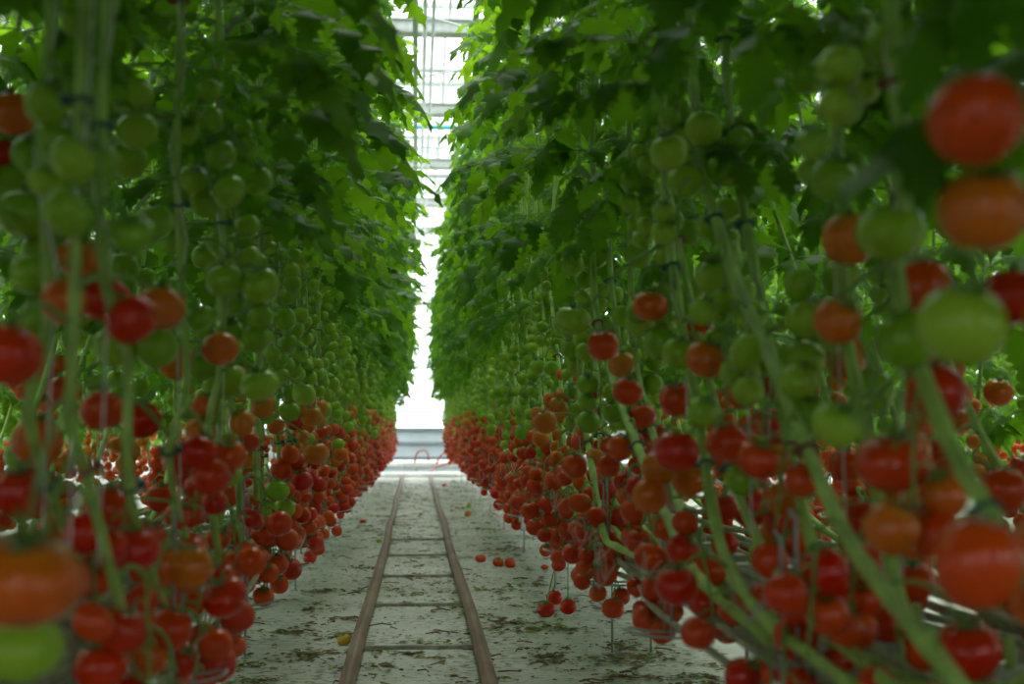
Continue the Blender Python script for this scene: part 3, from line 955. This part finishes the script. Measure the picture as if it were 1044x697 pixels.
for _ in range(13000):
    x, y = rng.uniform(-1.5, 1.6), rng.uniform(4, 29)
    flake(x, y, rng.uniform(.004, .018), rng.uniform(0, .7) if rng.random() < .9 else .9, .003)
# twiggy bits
for _ in range(420):
    x, y = rng.uniform(-1.2, 1.3), rng.uniform(4.5, 26); a = rng.uniform(0, 6.28); l = rng.uniform(.03, .12)
    mb.tube([(x, y, .008), (x + math.cos(a) * l / 2, y + math.sin(a) * l / 2, .014), (x + math.cos(a + .4) * l, y + math.sin(a + .4) * l, .007)], .003, 4, 0, rng.choice((.1, .3, .5, .72)))
lit = thing('leaf_litter', 'brown and green dropped leaf scraps strewn over the white floor', 'leaf litter', (0, 0, 0), None, mb.mesh('leaf_litter', [M['litter']], False, True))
lit['kind'] = 'stuff'

def ground_at(px, py, z=.035):
    dep = (EYE.z - z) / ((py - VPY) / F_PX)
    return Vector(((px - VPX) / F_PX * dep, dep, z))
fallen = [(490, 568, 'red', .045, 'squashed red tomato lying on the floor, left of the pair beside the right rail', (1, 1, .75)),
          (508, 572, 'red', .045, 'red tomato on the floor, left one of the touching pair right of the rails', (1, 1, .85)),
          (520, 573, 'red', .045, 'red tomato on the floor, right one of the touching pair right of the rails', (1, 1, .85)),
          (555, 577, 'red', .030, 'dark red tomato on the floor half under the right row', (1, 1, .7)),
          (353, 648, 'turning', .034, 'yellow tomato lying against the left rusty rail', (1, 1, .9)),
          (371, 530, 'red', .042, 'split red tomato lying flat on the floor beneath the left row', (1, 1, .5)),
          (477, 523, 'turning', .042, 'orange-red tomato on the floor beside a small green one', (1, 1, .9)),
          (478, 515, 'green', .034, 'small green tomato on the floor behind an orange-red one', (1, 1, .9)),
          (453, 494, 'red', .040, 'farthest fallen red tomato, at the end of the right rail', (1, 1, .8)),
          (387, 550, 'green', .022, 'little green tomato on the floor beside the left rail', (1, 1, .9))]
M['yellow'] = fruit_mat('yellow_tomato_skin', (.62, .38, .03), (.62, .38, .03), (.35, .36, .05), .5)
mbY = MB(); tomato_mb(mbY, random.Random(2), 20, 12); yel = mbY.mesh('tomato_yellow', [M['yellow'], M['calyx']])
for i, (px, py, k, r, lab, sc) in enumerate(fallen):
    p = ground_at(px, py, r * .8 * sc[2])
    o = thing('fallen_tomato', lab, 'tomato', p, 'tomatoes fallen on the floor', yel if 'yellow' in lab else TOM[k][i % 5])
    o.rotation_euler = (R.uniform(-.6, .6) if sc[2] > .8 else 0, R.uniform(-.5, .5) if sc[2] > .8 else 0, R.uniform(0, 6)); o.scale = (r * sc[0], r * sc[1], r * sc[2])

# ------------------------------------------------------------------ far end of the aisle
mb = MB(); mb.tube([(-8, 29.6, .03), (8, 29.6, .03)], .055, 12)
thing('floor_pipe', 'white pipe lying across the floor at the end of the rails', 'pipe', (0, 0, .03), None, mb.mesh('floor_pipe', [M['white_steel']]))
mb = MB(); mb.tube([(-8, 30.4, .25), (8, 30.4, .25)], .10, 14)
for x in (-6, -3.6, -1.2, 1.2, 3.6, 6): mb.box((x, 30.4, .075), (.06, .06, .17))
thing('header_pipe', 'thick white heating header pipe crossing behind the end of the rails', 'pipe', (0, 0, 0), None, mb.mesh('header_pipe', [M['white_steel']]))
def hose(pts, lab, r=.016):
    mb = MB(); mb.tube(smooth_path(pts, 6), r, 8); thing('red_hose', lab, 'hose', (0, 0, 0), 'red heating hoses at the aisle end', mb.mesh('red_hose', [M['redhose']]))
hose([(-.02, 30.3, .30), (.02, 30.25, .48), (.12, 30.2, .55), (.24, 30.2, .52), (.27, 30.25, .34)], 'red hose arching up over the white header pipe, left of the right rail end')
hose([(.44, 30.3, .26), (.50, 30.2, .40), (.62, 30.2, .52), (.74, 30.2, .56), (.86, 30.2, .5)], 'red hose rising to the right above the white header pipe')
hose([(.30, 29.8, .06), (.36, 29.9, .16), (.52, 30.0, .24), (.72, 30.0, .28), (.92, 30.0, .27)], 'red hose bending from the right rail end into the row')
hose([(-.26, 29.7, .12), (-.1, 29.8, .06), (.05, 29.85, .05), (.2, 29.8, .06), (.29, 29.7, .12)], 'red hose lying between the two rail ends')
# valve bracket on the header
mb = MB(); mb.box((.02, 30.28, .12), (.06, .06, .18)); mb.tube([(.02, 30.22, .14), (.02, 30.16, .14)], .03, 8)
thing('pipe_valve', 'grey valve under the white header pipe between the rails', 'valve', (0, 0, 0), None, mb.mesh('pipe_valve', [M['galv']], False))

WY = 33.0
mb = MB()
mb.box((0, WY + .1, .17), (40, .08, .34)); mb.box((0, WY + .09, .52), (40, .08, .30)); mb.box((0, WY + .08, .84), (40, .08, .28))
for z, hh in ((.35, .035), (.69, .035), (1.0, .06)): mb.box((0, WY + .03, z), (40, .14, hh), 1)
struct('wall_back', mb.mesh('wall_back', [M['panel'], M['panel_dark']], False))
mb = MB()
mb.box((0, WY + .1, 3.2), (40, .008, 4.4))
g = struct('window_1', mb.mesh('window_1', [M['glass']], False))
mb = MB()
for z, hh, mi in ((1.40, .05, 1), (2.2, .22, 0), (3.35, .07, 0), (3.91, .09, 2), (4.32, .06, 0), (4.62, .05, 0), (4.93, .09, 0), (5.36, .16, 0)):
    mb.box((0, WY + .06, z), (40, .07, hh), mi)
for k in range(-12, 13): mb.box((k * 1.6 + .75, WY + .07, 3.2), (.05, .06, 4.4), 0)
struct('trim_1', mb.mesh('trim_1', [M['white_steel'], M['panel_dark'], M['wire']], False))
# side glass walls of the bay
for nm, xx in (('wall_left', -18.0), ('wall_right', 18.0)):
    mb = MB(); mb.box((xx, 14, 2.7), (.01, 38, 5.4))
    for k in range(20): mb.box((xx, -4.5 + k * 1.95, 2.7), (.06, .05, 5.4), 1)
    mb.box((xx, 14, .35), (.10, 38, .7), 1)
    struct(nm, mb.mesh(nm, [M['glass'], M['white_steel']], False))

# ------------------------------------------------------------------ roof
GZ = 5.36
gy = [15.2 + 4 * k for k in range(-5, 5)]
mb = MB()
for y in gy:
    a, b = y, y + 4
    for (y1, z1, y2, z2) in ((a, GZ + .05, a + 2, GZ + .85), (a + 2, GZ + .85, b, GZ + .05)):
        mb.add([Vector((-18, y1, z1)), Vector((18, y1, z1)), Vector((18, y2, z2)), Vector((-18, y2, z2))], [(0, 1, 2, 3)])
struct('ceiling', mb.mesh('ceiling', [M['glass']], False))
mb = MB()
for y in gy:
    for k in range(-14, 15):
        x = k * 1.25 + .35
        mb.tube([(x, y, GZ + .04), (x, y + 2, GZ + .84)], .015, 4); mb.tube([(x, y + 2, GZ + .84), (x, y + 4, GZ + .04)], .015, 4)
    mb.box((0, y + 2, GZ + .85), (36, .05, .06))
struct('trim_2', mb.mesh('trim_2', [M['roof_steel']], False))
for i, y in enumerate(gy):
    mb = MB()
    # roof gutter: channel seen from below
    mb.box((0, y, GZ - .06), (36, .22, .03)); mb.box((0, y - .10, GZ), (36, .03, .12)); mb.box((0, y + .10, GZ), (36, .03, .12)); mb.box((0, y - .13, GZ + .06), (36, .06, .02))
    struct('trim_%d' % (3 + i), mb.mesh('roof_gutter', [M['roof_steel']], False))
M['light_block'] = simple('light_block_sheet', (.35, .36, .36), .7)  # opaque sheet of the unseen parts added to cut foreground light
mb = MB(); mb.box((0, -3.9, 5.02), (36, 16.4, .08)); struct('trim_30', mb.mesh('added_shade_roof', [M['light_block']], False))  # unseen roof added over the near end to shade the foreground
mb = MB(); mb.box((0, -12.0, 2.7), (36, .01, 5.4)); mb.box((0, -12.0, 1.15), (36, .1, 2.3), 2)  # unseen part-glazed wall added behind the camera; opaque lower part cuts back light
for k in range(-11, 12): mb.box((k * 1.6, -12.0, 2.7), (.05, .06, 5.4), 1)
struct('wall_front_added', mb.mesh('wall_front_added', [M['glass'], M['white_steel'], M['light_block']], False))
# lattice girder along the aisle and cross pipes
def girder(x, n0):
    mb = MB(); z0, z1 = GZ - .55, GZ - .10
    mb.box((x, 14, z0), (.05, 38, .05)); mb.box((x, 14, z1), (.05, 38, .05))
    y = -4.5; k = 0
    while y < 32:
        mb.tube([(x, y, z0 if k % 2 else z1), (x, y + .5, z1 if k % 2 else z0)], .012, 5); y += .5; k += 1
    struct('trim_%d' % n0, mb.mesh('girder', [M['galv']], False))
girder(-.02, 20); girder(-4.8, 21); girder(4.8, 22)
def overhead(name, lab, pts, r, m, cat='pipe', grp=None):
    mb = MB(); mb.tube(pts, r, 8); return thing(name, lab, cat, (0, 0, 0), grp, mb.mesh(name, [M[m]]))
overhead('overhead_pipe', 'thin grey pipe running lengthwise high above the aisle centre', [(.075, -3, 5.1), (.075, 32.9, 5.1)], .022, 'galv')
overhead('overhead_pipe', 'second thin grey pipe running lengthwise high up, right of the first', [(.16, -3, 5.12), (.16, 32.9, 5.12)], .018, 'galv')
overhead('crop_pipe', 'pale green-grey pipe running lengthwise over the tops of the right row', [(.42, -3, 4.0), (.42, 32.9, 4.0)], .024, 'galv')
overhead('crop_wire', 'dark thin crop wire beside the pale overhead pipe of the right row', [(.50, -3, 3.98), (.50, 32.9, 3.98)], .006, 'wire', 'wire')
overhead('crop_wire', 'thin crop wire over the tops of the left row', [(-.50, -3, 4.0), (-.50, 32.9, 4.0)], .006, 'wire', 'wire')
overhead('blue_pipe', 'bright blue plastic pipe crossing high over the aisle', [(-12, 20.3, 5.36), (12, 20.3, 5.36)], .035, 'blue')
overhead('blue_pipe', 'thin blue pipe running across the far glass wall', [(-12, 32.9, 4.06), (12, 32.9, 4.06)], .02, 'blue')
for y, z, r in ((17.0, 5.36, .035), (21.5, 5.3, .018), (24.2, 5.36, .03), (26.0, 5.36, .02), (28.6, 5.3, .025), (13.2, 5.3, .02)):
    overhead('cross_tube', 'thin white steel tube crossing between the roof gutters', [(-12, y, z), (12, y, z)], r, 'roof_steel', 'tube', 'white steel tubes crossing under the roof')
# slanted wind braces
for i, (x0, y0_, x1, y1_) in enumerate(((-1.6, 12.5, .9, 15), (.9, 16, -1.4, 18), (-1.5, 19.5, 1.2, 22.5), (1.4, 24, -1.2, 26.5))):
    overhead('wind_brace', 'slanted white wind brace rod below the roof glass', [(x0, y0_, 5.2), (x1, y1_, 5.2)], .014, 'roof_steel', 'brace rod', 'slanted wind braces under the roof')

# ------------------------------------------------------------------ light
w = bpy.data.worlds.new('overcast_sky'); scene.world = w; w.use_nodes = True
nt = w.node_tree; bg = nt.nodes['Background']
tc = nd(nt, 'ShaderNodeTexCoord'); sp = nd(nt, 'ShaderNodeSeparateXYZ'); nt.links.new(tc.outputs['Generated'], sp.inputs[0])
c = ramp(nt, sp.outputs['Z'], [(0, (.80, .86, .90)), (.25, (.92, .96, 1.0)), (1, (1, 1, .98))])
nt.links.new(c, bg.inputs['Color'])
bg.inputs['Strength'].default_value = 3.2
sun_d = bpy.data.lights.new('sun', 'SUN'); sun_d.energy = 1.2; sun_d.angle = math.radians(25); sun_d.color = (1, .98, .93)
sun = bpy.data.objects.new('sun', sun_d); COL.objects.link(sun); sun.rotation_euler = Euler((math.radians(-28), math.radians(6), 0))

scene.view_settings.view_transform = 'Standard'
scene.view_settings.look = 'None'
scene.view_settings.gamma = 1.0
scene.view_settings.use_curve_mapping = False
scene.view_settings.exposure = 0.47
scene.cycles.max_bounces = 8
scene.cycles.transparent_max_bounces = 12
scene.cycles.diffuse_bounces = 4
scene.cycles.use_denoising = True
